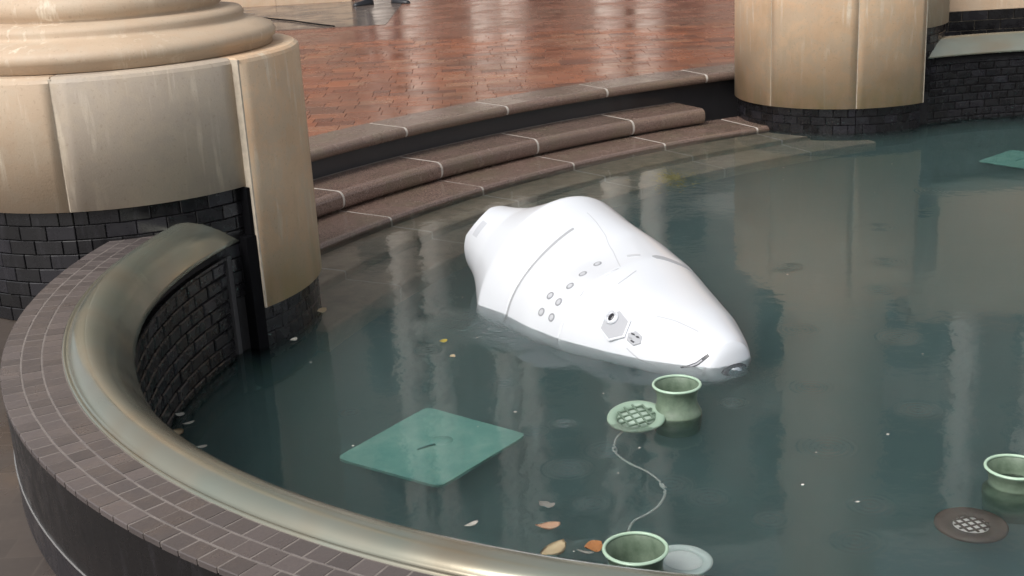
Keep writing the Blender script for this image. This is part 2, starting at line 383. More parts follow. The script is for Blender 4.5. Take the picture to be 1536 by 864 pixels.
# ------------------------------------------------------------------ plaza of bricks
plaza_poly = [(-120, CL.y)] + [tuple(C + Vector((math.cos(a), math.sin(a))) * 7.19) for a in np.linspace(R_(aL + 3), R_(aR - 3), 40)] + [(120, CR.y), (120, 200), (-120, 200)]
bm = bmesh.new(); prism(bm, plaza_poly, .1, .3275)
plaza = tag(link('plaza', bm, BRJ), kind='structure')
def clip(poly, nrm, d):            # keep the side where p.nrm >= d
    out = []
    for i, p in enumerate(poly):
        q = poly[(i + 1) % len(poly)]; a = p @ nrm - d; b = q @ nrm - d
        if a >= 0: out.append(p)
        if (a >= 0) != (b >= 0): out.append(p + (q - p) * (a / (a - b)))
    return out
def brick_poly(poly, z, ch=.0014):
    c = sum(poly, Vector((0, 0))) / len(poly); ins = [p + (c - p).normalized() * ch * 1.3 for p in poly]
    return [[(p.x, p.y, .300) for p in poly], [(p.x, p.y, z - ch) for p in poly], [(p.x, p.y, z) for p in ins]]
bricks = []
BW, BH = .25, .165; YF = 13.2; g = .002
for j in range(int((YF - 6.9) / BH)):
    y = 6.9 + j * BH; x = -.36 * y - rnd.random() * BW; x1 = min(.30 * y, 3.2)
    while x < x1:
        bw = BW * rnd.choice((.5, 1, 1, 1)); cen = Vector((x + bw / 2, y + BH / 2)); d = cen - C
        ok = d.length > 7.13 and min((cen - CL).length, (cen - CR).length) > .72 and not (cen.x < -1.3 and y < 7.2)
        if ok:
            poly = [Vector((x + g, y + g)), Vector((x + bw - g, y + g)), Vector((x + bw - g, y + BH - g)), Vector((x + g, y + BH - g))]
            if d.length < 7.5: poly = clip(poly, d.normalized(), C @ d.normalized() + 7.215)
            if len(poly) >= 3: bricks.append((cen.length, poly))
        x += bw
bricks.sort(key=lambda b: b[0])
def add_brick(bm, poly, z):
    V = quadgrid(bm, brick_poly(poly, z), closed_v=True); cap(bm, V[-1])
for d, poly in bricks[:298]:
    bm = bmesh.new(); add_brick(bm, poly, .3315 + rnd.uniform(-.0008, .0008)); o = link('brick', bm, BRICK, plaza)
bm = bmesh.new(); tones = []
for d, poly in bricks[298:]:
    n0 = len(bm.verts); add_brick(bm, poly, .3315 + rnd.uniform(-.0008, .0008)); tones += [rnd.random()] * (len(bm.verts) - n0)
me = bpy.data.meshes.new('brick_paving'); bm.to_mesh(me); bm.free()
me.attributes.new('tone', 'FLOAT', 'POINT').data.foreach_set('value', tones)
tag(objm('brick_paving', me, BRICK, plaza), kind='stuff')
bm = bmesh.new(); box(bm, -60, 60, YF - .02, 90, .30, .3295)
link('distant_brick_paving', bm, FARBRICK, plaza)

# ------------------------------------------------------------------ column pedestals
PROF = [(.0, 1.19), (.675, 1.19), (.675, 1.212), (.69, 1.222), (.695, 1.245), (.68, 1.268), (.62, 1.292), (.575, 1.300), (.565, 1.312), (.57, 1.325), (.555, 1.345), (.50, 1.352), (.472, 1.355), (.468, 1.362),
        (.485, 1.375), (.49, 1.41), (.475, 1.445), (.44, 1.455), (.425, 1.47)]
def pedestal(name, label, c, joints, low, gaps, vis):
    """joints: first joint angle (deg, 45 apart); low: indices of panels that go down into the pool"""
    t = empty(name, label, 'column', (c.x, c.y, 0))
    Rin, Rout = .785, .75
    JJ = [R_(j) for j in joints] + [R_(joints[0] + 360)]
    for k in range(8):
        a0, a1 = JJ[k], JJ[k + 1]
        rr, zb = (Rin, .172) if k in low else (Rout, .68)
        bm = bmesh.new(); g = .0045
        prof = [(rr - .12, zb), (rr, zb), (rr, 1.165), (rr - .006, 1.178), (rr - .02, 1.187), (rr - .12, 1.187)]
        rows = [[(r * math.cos(a), r * math.sin(a), z) for r, z in prof] for a in np.linspace(a0 + g, a1 - g, 13)]
        V = quadgrid(bm, rows, closed_v=True); cap(bm, V[0]); cap(bm, V[-1][::-1])
        o = link('stone_panel', bm, GREYSTONE if k == 7 and joints[0] == -37 else STONE, t, smooth=False)
        if k == 7 and joints[0] == -37: o['label'] = 'greyer stone panel with pale run marks'
        for p in o.data.polygons: p.use_smooth = abs(p.normal.z) < .5 and p.area > .001
        # mortar seam
        bm = bmesh.new(); ra = max(rr, Rin if (k - 1) % 8 in low else Rout); zz = zb if k in low or (k - 1) % 8 not in low else .68
        edge_ = (k in low) != ((k - 1) % 8 in low)
        arcblock(bm, .62, (Rin - (.0005 if edge_ else .003)) if (k in low or (k - 1) % 8 in low) else Rout - .003, a0 - g * (1.2 if edge_ else 1.6), a0 + g * 1.6, .172 if edge_ else max(zz, zb), 1.180); link('mortar_joint', bm, PALE, t)
    bm = bmesh.new(); lathe(bm, PROF, 96); link('base_moulding', bm, STONE, t, smooth=True)
    bm = bmesh.new(); lathe(bm, [(.0, 1.46), (.415, 1.46), (.405, 1.50), (.40, 1.6), (.395, 3.5), (.36, 7.2), (.42, 7.3), (.46, 7.5), (0, 7.5)], 64); link('column_shaft', bm, STONE, t, smooth=True)
    # core behind the tiles
    bm = bmesh.new()
    for k in range(8):
        a0, a1 = JJ[k], JJ[k + 1]
        if k in low: arcblock(bm, 0.3, .745, a0, a1, -.5, .1715, 8)
        else: arcblock(bm, 0.3, .72, a0, a1, -.5, .679, 8)
    link('base_core', bm, GROUT, t)
    for ja, jb in gaps:  # black strip standing in for the deep shade of the open gap
        bm = bmesh.new(); arcblock(bm, .6, .776, R_(ja), R_(jb), -.45, .48, 3); arcblock(bm, .6, .770, R_(jb - 1.2), R_(jb), .481, .676, 2); link('gap_shade_strip', bm, BLACK, t)
    # tiles: where they can be told apart
    nt = 0
    for k in range(8):
        a0, a1 = JJ[k], JJ[k + 1]
        rr = .765 if k in low else .732
        z0, z1 = (-.18, .17) if k in low else (.23, .678); hgt = .056
        rows = int(round((z1 - z0) / hgt)); ncol = max(4, int((a1 - a0) * rr / .10))
        if k not in vis: continue
        for r in range(rows):
            o2 = (r % 2) * .5
            for q in range(-1, ncol + 1):
                b0 = max(a0, a0 + (a1 - a0) * (q + o2) / ncol); b1 = min(a1, a0 + (a1 - a0) * (q + 1 + o2) / ncol)
                if b1 - b0 < .02: continue
                bm = bmesh.new(); facetile(bm, rr + rnd.uniform(-.002, .001), .05, b0 + .002, b1 - .002, z0 + r * (z1 - z0) / rows + .0015, z0 + (r + 1) * (z1 - z0) / rows - .0015)
                link('tile', bm, TILE, t); nt += 1
    return t
# the left pedestal's joints stand at -46, -91, ... ; the right one's mirrored
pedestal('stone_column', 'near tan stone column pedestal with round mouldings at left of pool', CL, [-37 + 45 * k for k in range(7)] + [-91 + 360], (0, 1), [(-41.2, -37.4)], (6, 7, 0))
pedestal('stone_column.001', 'far tan stone column pedestal standing in the pool, right of the steps', CR, [-143, -97, -59, -14, 31, 76, 121, 166], (0, 1, 7), [], (7, 0, 1, 2))

# ------------------------------------------------------------------ pool walls with bronze lip
def wall(name, label, mir):
    c = NR if mir else NL
    t = empty(name, label, 'wall', (c.x, c.y, 0))
    # angle about the wall's own centre -> local point; the right wall is the mirror image of the near one
    def pt(R, a, z):
        p = NL + Vector((math.cos(a), math.sin(a))) * R
        if mir: p = mirror(p)
        return (p.x - c.x, p.y - c.y, z)
    A0, A1 = R_(157), R_(285); AI = R_(161.6 if not mir else 159)
    def sweep(bm, prof, a0, a1, n=90, ext=True):
        rows = [[pt(r, a, z) for r, z in prof] for a in np.linspace(a0, a1, n)]
        if ext:
            tv = Vector((-math.sin(a1), math.cos(a1))) * 3.2
            row = []
            for r, z in prof:
                p = NL + Vector((math.cos(a1), math.sin(a1))) * r + tv
                if mir: p = mirror(p)
                row.append((p.x - c.x, p.y - c.y, z))
            rows.append(row)
        V = quadgrid(bm, rows, closed_v=True); cap(bm, V[0]); cap(bm, V[-1][::-1])
    bm = bmesh.new(); sweep(bm, [(2.525, -.5), (2.525, .535), (2.36, .542), (2.28, .50), (2.207, .404), (2.207, -.5)], AI, A1); link('wall_core', bm, GROUT, t)
    bm = bmesh.new(); sweep(bm, [(2.5, .541), (2.530, .541), (2.530, .5530), (2.345, .5530), (2.345, .5)], A0, A1); link('coping_mortar', bm, JOINT, t)
    # coping bricks in three rings
    pitch = .0565; NB = int((R_(268) - A0) * 2.44 / pitch); da = (R_(268) - A0) / NB
    for k, (r0, r1) in enumerate(((2.368, 2.4212), (2.4242, 2.4768), (2.4798, 2.532))):
        nvis = 0; me = None
        for i in range(NB):
            a = A0 + i * da + (k % 2) * da * .5
            if mir and i > 70: break
            if not mir and i > 95: break
            if me is None:
                bm = bmesh.new(); g = .0028
                arcblock(bm, r0, r1, -da / 2 + g / r0, da / 2 - g / r0, .540, .5538, 1, .0018)
                if mir: bmesh.ops.scale(bm, vec=(1, -1, 1), verts=bm.verts)
                bmesh.ops.recalc_face_normals(bm, faces=bm.faces[:])
                me = bpy.data.meshes.new('brick'); bm.to_mesh(me); bm.free(); me.materials.append(COPING)
            o = bpy.data.objects.new('brick', me); COL.objects.link(o); o.parent = t
            d = Vector(pt(1, a, 0)); o.rotation_euler = (0, 0, math.atan2(d.y, d.x) + rnd.uniform(-.0003, .0003)); o.location = (0, 0, rnd.uniform(-.0006, .0006))
    # bricks of the stretch out of sight, joined
    bm = bmesh.new(); sweep(bm, [(2.368, .5), (2.532, .5), (2.532, .553), (2.368, .553)], R_(268.2), A1, 20); link('far_coping', bm, COPING, t)
    # bronze lip: fillet, roll and falling inner edge
    def arc(cx, cz, r, t0, t1, k): return [(cx + r * math.cos(t), cz + r * math.sin(t)) for t in np.linspace(t0, t1, k)]
    prof = [(2.366, .53), (2.366, .559), (2.360, .560), (2.357, .5562), (2.353, .5562), (2.350, .5625), (2.344, .570), (2.334, .578), (2.320, .584), (2.304, .587), (2.286, .585), (2.266, .577), (2.246, .564), (2.226, .546), (2.208, .524), (2.193, .500), (2.181, .478), (2.174, .462), (2.178, .459), (2.196, .485), (2.225, .53), (2.28, .565)]
    bm = bmesh.new(); sweep(bm, prof, A0, A1, 140); o = link('bronze_lip', bm, BRONZE, t, smooth=True)
    bm = bmesh.new(); sweep(bm, [(2.190, .405), (2.190, .416), (2.215, .416), (2.215, .405)], AI, A1); link('edge_trim', bm, TILE, t)
    # end strip beside the pedestal
    bm = bmesh.new(); V = []
    for a in (AI - .012, AI + .002): V.append([pt(r, a, z) for r, z in ((2.188, -.45), (2.188, .418), (2.26, .418), (2.26, -.45))])
    V = quadgrid(bm, V, closed_v=True); cap(bm, V[0]); cap(bm, V[1][::-1])
    if mir: bm.free()
    else: link('end_strip', bm, GRIM, t)
    # black brick faces: the inner face row by row
    rows = 11; zt, zb = .403, -.20; h = (zt - zb) / rows
    tw = .112 / 2.19
    if not mir:
        for r in range(rows):
            a = AI + .002 - (r % 2) * tw * .5
            while a < R_(216):
                b0 = max(a, AI + .004); b1 = a + tw
                if b1 - b0 > .015:
                    bm = bmesh.new(); q = []
                    facetile(bm, 2.193 + rnd.uniform(-.002, .003), .03, b0 + .0016, b1 - .0016, zb + r * h + .004, zb + (r + 1) * h - .004, .004, inward=True); link('tile', bm, TILE, t)
                a += tw
        bm = bmesh.new(); sweep(bm, [(2.193, -.25), (2.193, .40), (2.205, .40), (2.205, -.25)], R_(217), A1); link('far_face', bm, TILE, t)
        rr = 5; h2 = (.50 - .20) / rr
        bm = bmesh.new(); sweep(bm, [(2.531 + .003 * math.cos(x), .330 + .0025 * math.sin(x)) for x in np.linspace(0, 2 * math.pi, 8, endpoint=False)], R_(176), A1, 70); link('ledge_bead', bm, BEAD, t)
        # outer face: two smooth wet courses with a ledge between them
        bm = bmesh.new(); sweep(bm, [(2.533, .1), (2.533, .326), (2.524, .326), (2.524, .1)], R_(176), A1, 70); link('lower_face', bm, TILE, t)
        bm = bmesh.new(); sweep(bm, [(2.530, .334), (2.530, .5385), (2.52, .5385), (2.52, .334)], R_(176), A1, 70); link('upper_face', bm, TILE, t)
    else:
        bm = bmesh.new()
        for r in range(rows):
            a = AI - (r % 2) * tw * .5
            while a < R_(200):
                b0 = max(a, AI + .004); b1 = a + tw
                if b1 - b0 > .015:
                    b2 = bmesh.new(); facetile(b2, 2.193 + rnd.uniform(-.002, .003), .03, b0 + .0016, b1 - .0016, zb + r * h + .004, zb + (r + 1) * h - .004, .004, c=(NL.x, NL.y), inward=True)
                    for v in b2.verts:
                        p = mirror(v.co.xy); v.co.x, v.co.y = p.x - c.x, p.y - c.y
                    link('tile', b2, TILE, t)
                a += tw
        bm.free()
        bm = bmesh.new(); sweep(bm, [(2.193, -.25), (2.193, .40), (2.205, .40), (2.205, -.25)], R_(201), A1); link('far_face', bm, TILE, t)
    return t
BEAD = mat('wet_metal_bead', (.30, .29, .28), .25, .5)
GRIM = mat('wet_grey_strip', (.07, .068, .07), .3)
wall('pool_wall', 'curved black tiled pool wall with brown brick coping and bronze lip in the foreground', False)
wall('pool_wall.001', 'black tiled pool wall with pale bronze lip beyond the far column', True)

# ------------------------------------------------------------------ stone pier behind the far wall, planter kerb and building behind
t = empty('stone_pier', 'tan stone pier on black tiled base behind the far pool wall', 'pier', (5.0, 10.3, .23))
J = [-1.75, -.56, .62, 1.8]
for a, b in zip(J, J[1:]):
    bm = bmesh.new(); box(bm, a + .004, b - .004, -.55, .55, .45, 1.6); link('stone_panel', bm, STONE, t)
bm = bmesh.new(); box(bm, -1.74, 1.79, -.53, .53, 0, 1.58); link('pier_core', bm, PALE, t)
for r in range(6):
    for q in range(18):
        x0 = -1.73 + q * .2 - (r % 2) * .1
        if x0 + .2 > 1.79: continue
        bm = bmesh.new(); box(bm, max(x0, -1.74) + .004, x0 + .196, -.548, -.50, r * .0745 + .003, (r + 1) * .0745 - .003); link('tile', bm, TILE, t)
t = empty('stone_planter', 'low pale stone kerb across the wet plaza behind the near column', 'kerb', (-5.5, 18.9, .33))
for i in range(6):
    bm = bmesh.new(); box(bm, -3.2 + i * 1.1 + .004, -2.1 + i * 1.1 - .004, -.2, .3, 0, .42, .02); link('stone_block', bm, STONE, t)
bm = bmesh.new(); box(bm, -3.18, 3.38, -.19, .29, 0, .40); link('mortar_bed', bm, PALE, t)
bm = bmesh.new(); box(bm, -40, -1.3, 14.9, 18.6, .30, .3335)
GREYP = mat('grey_paving', (.12, .09, .078), .22); n = N(GREYP); n.base(n.mix(n.noise(n.coord('World'), 6, 4), (.085, .066, .058), (.15, .118, .10)))
n.rough(n.ramp(n.noise(n.coord('World'), 2, 4), [(.4, .12), (.7, .35)]))
tag(link('paving_band', bm, GREYP), kind='structure')
bm = bmesh.new(); tube(bm, [(-3.5, 17.3, .345), (-2.9, 16.4, .345), (-2.53, 15.9, .345), (-2.2, 15.35, .345), (-1.9, 14.9, .345)], .009, 8)
tag(link('hose', bm, BLACK), 'thin black line of hose on the wet paving beside the near column', 'hose')

bt = empty('building', 'brown building with pale columns and dark windows, mirrored in the wet plaza', 'building', (0, 27, .33))
WALLM = mat('brown_wall', (.17, .12, .09), .7); n = N(WALLM); n.base(n.mix(n.noise(n.coord('World'), .8, 5), (.26, .22, .19), (.36, .31, .27)))
GLASSD = mat('dark_window', (.02, .026, .03), .08, 0, .6); PIERM = mat('pale_column', (.56, .52, .47), .6)
bm = bmesh.new(); box(bm, -13.5, 40, .2, 8, 0, 13); link('wall', bm, WALLM, bt)
bm = bmesh.new(); box(bm, -13.7, 40.2, -.5, 8.2, 13, 13.6); box(bm, -13.6, 40.1, -.1, .199, 4.5, 4.9); link('cornice', bm, PIERM, bt)
wm = None; fm = None
for fl in range(4):
    for k in range(17):
        x = -11.5 + k * 3.0
        if wm is None:
            bm = bmesh.new(); box(bm, -.9, .9, 0, .15, 0, 2.0); bmesh.ops.recalc_face_normals(bm, faces=bm.faces[:]); wm = bpy.data.meshes.new('window'); bm.to_mesh(wm); bm.free(); wm.materials.append(GLASSD)
        o = bpy.data.objects.new('window', wm); COL.objects.link(o); o.parent = bt; o.location = (x, .12, .6 + fl * 3.2)
colm = None
for x in (-12.5, -10, -5.1, -2.3, -1.6, -.2, .35, 2.3, 3.1, 6.4, 9.9, 11.5, 15, 19, 23, 27):
    if colm is None:
        bm = bmesh.new(); lathe(bm, [(0, 0), (.45, 0), (.45, .35), (.34, .42), (.31, .5), (.27, 11.9), (.4, 12.2), (.45, 13), (0, 13)], 20); bmesh.ops.recalc_face_normals(bm, faces=bm.faces[:])
        colm = bpy.data.meshes.new('column'); bm.to_mesh(colm); bm.free(); colm.materials.append(PIERM)
    o = bpy.data.objects.new('column', colm); COL.objects.link(o); o.parent = bt; o.location = (x, -1.2, 0)

# ------------------------------------------------------------------ the toppled robot
T = np.array([0.79944, 4.44974, -0.05297]); D = np.array([-.49516846, .86745809, .04821473]); N1 = np.array([.86846812, .49574501, 0.]); N2 = np.array([.02390221, -.04187295, .99883699]); LEN = 1.51541
KS = [0, .02, .06, .13, .25, .4, .55, .68, .8, .9, 1.0]
KA = [0.1255, 0.1476, 0.1747, 0.2210, 0.2731, 0.3257, 0.3368, 0.3657, 0.4058, 0.3377, 0.2616]
KB = [-0.0098, -0.0025, 0.0059, 0.0192, 0.0321, 0.0449, 0.0555, 0.0153, 0.0023, -0.0041, -0.0210]
KC = [0.0042, 0.0054, 0.0049, 0.0010, 0.0002, 0.0168, 0.0501, 0.0479, 0.0417, -0.0149, -0.1128]
SS = np.linspace(0, 1, 201)
def smooth_(v, k=9):
    a = np.interp(SS, KS, v); ker = np.hanning(k + 2)[1:-1]; ker /= ker.sum()
    p = np.concatenate([a[0] - (a[1:k // 2 + 1] - a[0])[::-1], a, a[-1] - (a[-1 - k // 2:-1] - a[-1])[::-1]]); return np.convolve(p, ker, 'valid')
wk = np.clip((SS - .74) / .08, 0, 1)
SA, SB, SCc = (smooth_(v, k) * (1 - wk) + smooth_(v, 3) * wk for v, k in ((KA, 9), (KB, 15), (KC, 15)))
def rrad(s, ph):
    return np.interp(s, SS, SA) + np.interp(s, SS, SB) * np.cos(2 * ph) + np.interp(s, SS, SCc) * np.sin(2 * ph)
def rpt(s, ph, off=0.):
    r = rrad(s, ph) + off
    return np.array((LEN * s * 1.0, r * math.cos(ph), r * math.sin(ph)))     # local: x along the body from nose to base
def rnormal(s, ph):
    e = 1e-3; a = rpt(s + e, ph) - rpt(s - e, ph); b = rpt(s, ph + e) - rpt(s, ph - e); n = np.cross(b, a); n = n / np.linalg.norm(n)
    return n if n[1] * math.cos(ph) + n[2] * math.sin(ph) > 0 else -n
rob = empty('security_robot', 'white egg shaped security robot toppled into the pool, half sunk by the steps', 'robot')
mm = Matrix(((D[0], N1[0], N2[0], T[0]), (D[1], N1[1], N2[1], T[1]), (D[2], N1[2], N2[2], T[2]), (0, 0, 0, 1)))
rob.matrix_world = mm
PH = np.linspace(0, 2 * np.pi, 240, endpoint=False)
def groove(s, ph):
    d = math.degrees(ph) % 360; g = 0.
    if 88 < d < 250: g += .0045 * min(1, max(0, 1.6 - abs(s - .667) / .0065)) * min(1, (d - 88) / 8)
    if 104 < d < 250: g += .003 * max(0, 1 - abs(s - .405) / .004)
    return g
def shell(bm, svals, nose):
    rows = []
    for s in svals: rows.append([rpt(s, ph, -groove(s, ph)) for ph in PH])
    V = quadgrid(bm, rows, closed_v=True); return V
sv = sorted(set(list(np.linspace(0, 1, 150)) + [.667 + d for d in np.linspace(-.012, .012, 17)] + [.405 + d for d in np.linspace(-.005, .005, 7)]))
bm = bmesh.new(); rows = []
for k in range(7, 0, -1):          # round nose
    t_ = k / 8 * math.pi / 2; rows.append([np.array((-.045 * math.sin(t_), rrad(0, ph) * math.cos(t_) * math.cos(ph), rrad(0, ph) * math.cos(t_) * math.sin(ph))) for ph in PH])
for s in sv: rows.append([rpt(s, ph, -groove(s, ph)) for ph in PH])
last = rows[-1]
V = quadgrid(bm, rows, closed_v=True); cap(bm, V[0])
# the foot of the shell is cut off obliquely on its upper side
P1, P2 = Vector((1.5154, -.1593, .3267)), Vector((1.5154, -.2909, .2192)); P3 = Vector((1.40, -.318, .02))
def facet(bm, a, b, depth, dirn):
    nn = (b - a).cross(dirn).normalized(); mid_ = (a + b) / 2
    if nn.dot(Vector((.6, mid_.y, mid_.z))) < 0: nn = -nn
    r = bmesh.ops.bisect_plane(bm, geom=bm.verts[:] + bm.edges[:] + bm.faces[:], dist=1e-5, plane_co=mid_ - nn * depth, plane_no=nn, clear_outer=True)
    ed = [e for e in r['geom_cut'] if isinstance(e, bmesh.types.BMEdge)]; bmesh.ops.holes_fill(bm, edges=[e for e in bm.edges if e.is_boundary and e in set(ed)], sides=0)
FDIR = Vector((-.72, -.58, .38))
facet(bm, P1, P2, .0, FDIR)
link('body_shell', bm, WHITE, rob, smooth=True)
bm = bmesh.new(); V = quadgrid(bm, [[p * np.array((1, q, q)) + np.array((dx, 0, 0)) for p in last] for q, dx in ((.999, -.002), (.985, .004), (.93, .002), (.90, -.03), (.5, -.04))], closed_v=True); cap(bm, V[-1]); facet(bm, P1, P2, .002, FDIR)
link('base_rim', bm, WHITE, rob)
for o_ in (rob.children[0], rob.children[1]):
    me_ = o_.data
    me_.set_sharp_from_angle(angle=R_(24))
def strip(name, pts, width, m, off=.0015, closed=False, label=None):
    """ribbon lying on the shell through (s, degrees) points"""
    P = [rpt(s, R_(a), off) for s, a in pts]; Nn = [rnormal(s, R_(a)) for s, a in pts]; rows = []
    for i, p in enumerate(P):
        tg = P[min(i + 1, len(P) - 1)] - P[max(i - 1, 0)]; sd = np.cross(tg, Nn[i]); sd /= np.linalg.norm(sd)
        ww = width[i] if isinstance(width, (list, tuple)) else width
        rows.append([p - sd * ww / 2 - Nn[i] * .003, p - sd * ww / 2, p + sd * ww / 2, p + sd * ww / 2 - Nn[i] * .003])
    bm = bmesh.new(); V = quadgrid(bm, rows, closed_v=True); cap(bm, V[0]); cap(bm, V[-1][::-1]); o = link(name, bm, m, rob)
    if label: o['label'] = label
    return o
def lerp_pts(pts, n=24):
    q = np.array(pts, float); t_ = np.linspace(0, 1, len(q)); u = np.linspace(0, 1, n); return list(zip(np.interp(u, t_, q[:, 0]), np.interp(u, t_, q[:, 1])))
strip('panel_seam', lerp_pts([(.667, a) for a in range(92, 200, 6)], 40), .013, MIDSEAM, -.0036)
strip('panel_seam', lerp_pts([(.70, 78), (.647, 78), (.583, 80), (.503, 88), (.407, 102)], 30), .0035, SEAM)
strip('panel_seam', lerp_pts([(.405, 104), (.412, 123), (.407, 141), (.395, 156), (.385, 172)], 30), .003, SEAM, -.001)
strip('panel_seam', lerp_pts([(.36, 96), (.348, 110), (.343, 120)], 12), .003, SEAM)
strip('grip_slot', lerp_pts([(.405, 70), (.385, 60), (.372, 54), (.36, 44), (.35, 38)], 16), [.012] + [.032] * 8 + [.03, .026, .022, .018, .014, .01, .006], MIDSEAM)
strip('grip_slot', lerp_pts([(.447, 86), (.436, 80), (.427, 77)], 10), .018, SEAM)
strip('crease', lerp_pts([(.17, 127), (.12, 119), (.063, 112)], 12), .004, SEAM)
strip('panel_seam', lerp_pts([(.19, 165), (.147, 171), (.103, 177)], 12), .006, SEAM)
strip('foot_mark', lerp_pts([(.955, 128), (.957, 134), (.96, 141)], 8), .035, mat('pale_grey_mark', (.52, .54, .58), .4), .001)
def frame(s, a):
    nrm = Vector(rnormal(s, R_(a))); xa = Vector((1, 0, 0)); xa = (xa - nrm * (xa @ nrm)).normalized(); ya = nrm.cross(xa)
    return Vector(rpt(s, R_(a))), xa, ya, nrm
def disc(bm, s, a, prof, n=20, sx=1., sy=1., rot=0., d=(0, 0)):
    p, xa, ya, nr = frame(s, a); p = p + xa * d[0] + ya * d[1]; rows = []
    for r, h in prof:
        rows.append([p + (xa * math.cos(rot + k * 2 * math.pi / n) * sx + ya * math.sin(rot + k * 2 * math.pi / n) * sy) * r + nr * h for k in range(n)])
    V = quadgrid(bm, rows, closed_v=True); cap(bm, V[0]); cap(bm, V[-1][::-1])
for s, a in ((.487, 109), (.483, 126), (.473, 141), (.513, 154), (.463, 155), (.507, 166), (.457, 166)):
    bm = bmesh.new(); disc(bm, s, a, [(.0185, -.004), (.0185, .0015), (.0145, .002), (.0135, .0005), (.0, .0005)][:4]); o = link('proximity_sensor', bm, MIDG, rob)
    bm = bmesh.new(); disc(bm, s, a, [(.012, 0.0), (.012, .0022), (.008, .003)]); link('sensor_face', bm, SEAM, o)
# camera housing: six sided recess with lens
SHADE = mat('housing_grey', (.40, .41, .44), .4)
bm = bmesh.new(); disc(bm, .247, 152, [(.072, -.008), (.072, .003), (.067, .005)], 6, 1.0, .95, R_(20)); hou = link('camera_housing', bm, WHITE, rob)
bm = bmesh.new(); disc(bm, .247, 152, [(.062, .003), (.062, .0062), (.060, .0066)], 6, 1.0, .95, R_(20)); link('housing_plate', bm, SHADE, hou)
bm = bmesh.new(); disc(bm, .266, 148, [(.032, .0), (.032, .012), (.028, .015), (.024, .012), (.022, .009)], 24, 1., .9); o = link('camera_lens', bm, WHITE, rob)
bm = bmesh.new(); disc(bm, .266, 148, [(.016, .008), (.016, .0135), (.012, .0145)], 20, .62, 1., .5); link('lens_glass', bm, LENS, o)
bm = bmesh.new(); disc(bm, (.180), 155, [(.036, -.004), (.036, .003), (.032, .0045)], 6, 1., .8, R_(15)); hx = link('hexagon_badge', bm, SHADE, rob)
for k, (dx, dy, ro) in enumerate(((.012, .012, .5), (-.012, .010, 1.7), (0, -.014, 2.6), (.014, -.006, .2))):
    bm = bmesh.new(); disc(bm, (.180), 155, [(.010, .003), (.010, .0065)], 4, 1.2, .45, ro, (dx, dy)); link('badge_bar', bm, DARKG if k < 3 else MIDG, hx)
strip('speaker_slot', lerp_pts([(.047, 170), (.028, 160), (.017, 153), (.010, 142), (.004, 131)], 14), .014, DARKG, .001)
strip('slot_insert', lerp_pts([(.040, 167), (.028, 160), (.017, 153), (.011, 144)], 12), .006, SHADE, .0022)

bm = bmesh.new(); V = quadgrid(bm, [[(x, r * math.cos(a), r * math.sin(a)) for a in np.linspace(0, 2 * np.pi, 28, endpoint=False)] for r, x in ((.056, -.03), (.056, -.05), (.048, -.058), (.044, -.058))], closed_v=True)
cap(bm, V[0]); cap(bm, V[-1][::-1]); o = link('nose_ring', bm, DARKG, rob)
bm = bmesh.new(); V = quadgrid(bm, [[(x, r * math.cos(a), r * math.sin(a)) for a in np.linspace(0, 2 * np.pi, 28, endpoint=False)] for r, x in ((.043, -.05), (.043, -.078), (.036, -.088), (.018, -.092))], closed_v=True)
cap(bm, V[0]); cap(bm, V[-1][::-1]); link('nose_cap', bm, CHROME, o)

# ------------------------------------------------------------------ fountain fittings
def pot(name, label, x, y, z, sc=1.):
    t = empty(name, label, 'fountain nozzle', (x, y, z), 'green fountain nozzles')
    pr = [(.083, .0), (.0835, -.004), (.077, -.012), (.071, -.028), (.069, -.050), (.0715, -.068), (.079, -.084), (.084, -.094), (.086, -.10), (.086, -.125), (.08, -.25),
          (.06, -.25), (.062, -.1), (.0635, -.05), (.068, -.02), (.076, -.004)]
    bm = bmesh.new(); lathe(bm, [(r * sc, h) for r, h in pr] + [(.0765 * sc, -.003)], 40); link('nozzle_body', bm, GREEN, t, smooth=True)
    bm = bmesh.new(); lathe(bm, [(sc * (.0805 + .005 * math.cos(a)), .001 + .005 * math.sin(a)) for a in np.linspace(0, 2 * math.pi, 9)], 40); link('rim', bm, RIMG, t, smooth=True)
    bm = bmesh.new(); lathe(bm, [(0, -.12), (.062 * sc, -.12), (.062 * sc, -.13), (0, -.13)], 30); link('throat', bm, TEALD, t)
    return t
pot('fountain_nozzle', 'green flared fountain nozzle in front of the robot nose', .547, 3.999, .10)
pot('fountain_nozzle.001', 'green flared fountain nozzle nearest the foreground bronze lip', .283, 2.900, .10, 1.02)
pot('fountain_nozzle.002', 'green flared fountain nozzle at the right edge of the photo', 1.448, 3.335, .052)
def lamp(name, label, x, y, z, tilt, mframe, mglass, bars, gr=.067):
    t = empty(name, label, 'underwater light', (x, y, z), 'round underwater lights'); t.rotation_euler = (tilt[0], tilt[1], .3)
    bm = bmesh.new(); lathe(bm, [(.058, -.05), (.094, -.018), (.100, -.010), (.100, .0), (.094, .004), (gr + .003, .002), (gr - .001, -.008)], 40); link('housing', bm, mframe, t, smooth=True)
    bm = bmesh.new(); lathe(bm, [(0, .004), (gr * .45, .003), (gr * .82, -.002), (gr, -.008), (gr, -.03), (0, -.03)], 32); link('glass', bm, mglass, t, smooth=True)
    if bars:
        for a in (0, 1):
            for k in (-1.5, -.5, .5, 1.5):
                hl = math.sqrt(max(1e-4, (gr - .001) ** 2 - (k * gr * .45) ** 2)); q_ = k * gr * .45; bm = bmesh.new()
                if a: box(bm, -hl, hl, q_ - .0028, q_ + .0028, .002, .0075)
                else: box(bm, q_ - .0028, q_ + .0028, -hl, hl, .0025, .0085)
                link('grille_bar', bm, bars, t)
    return t
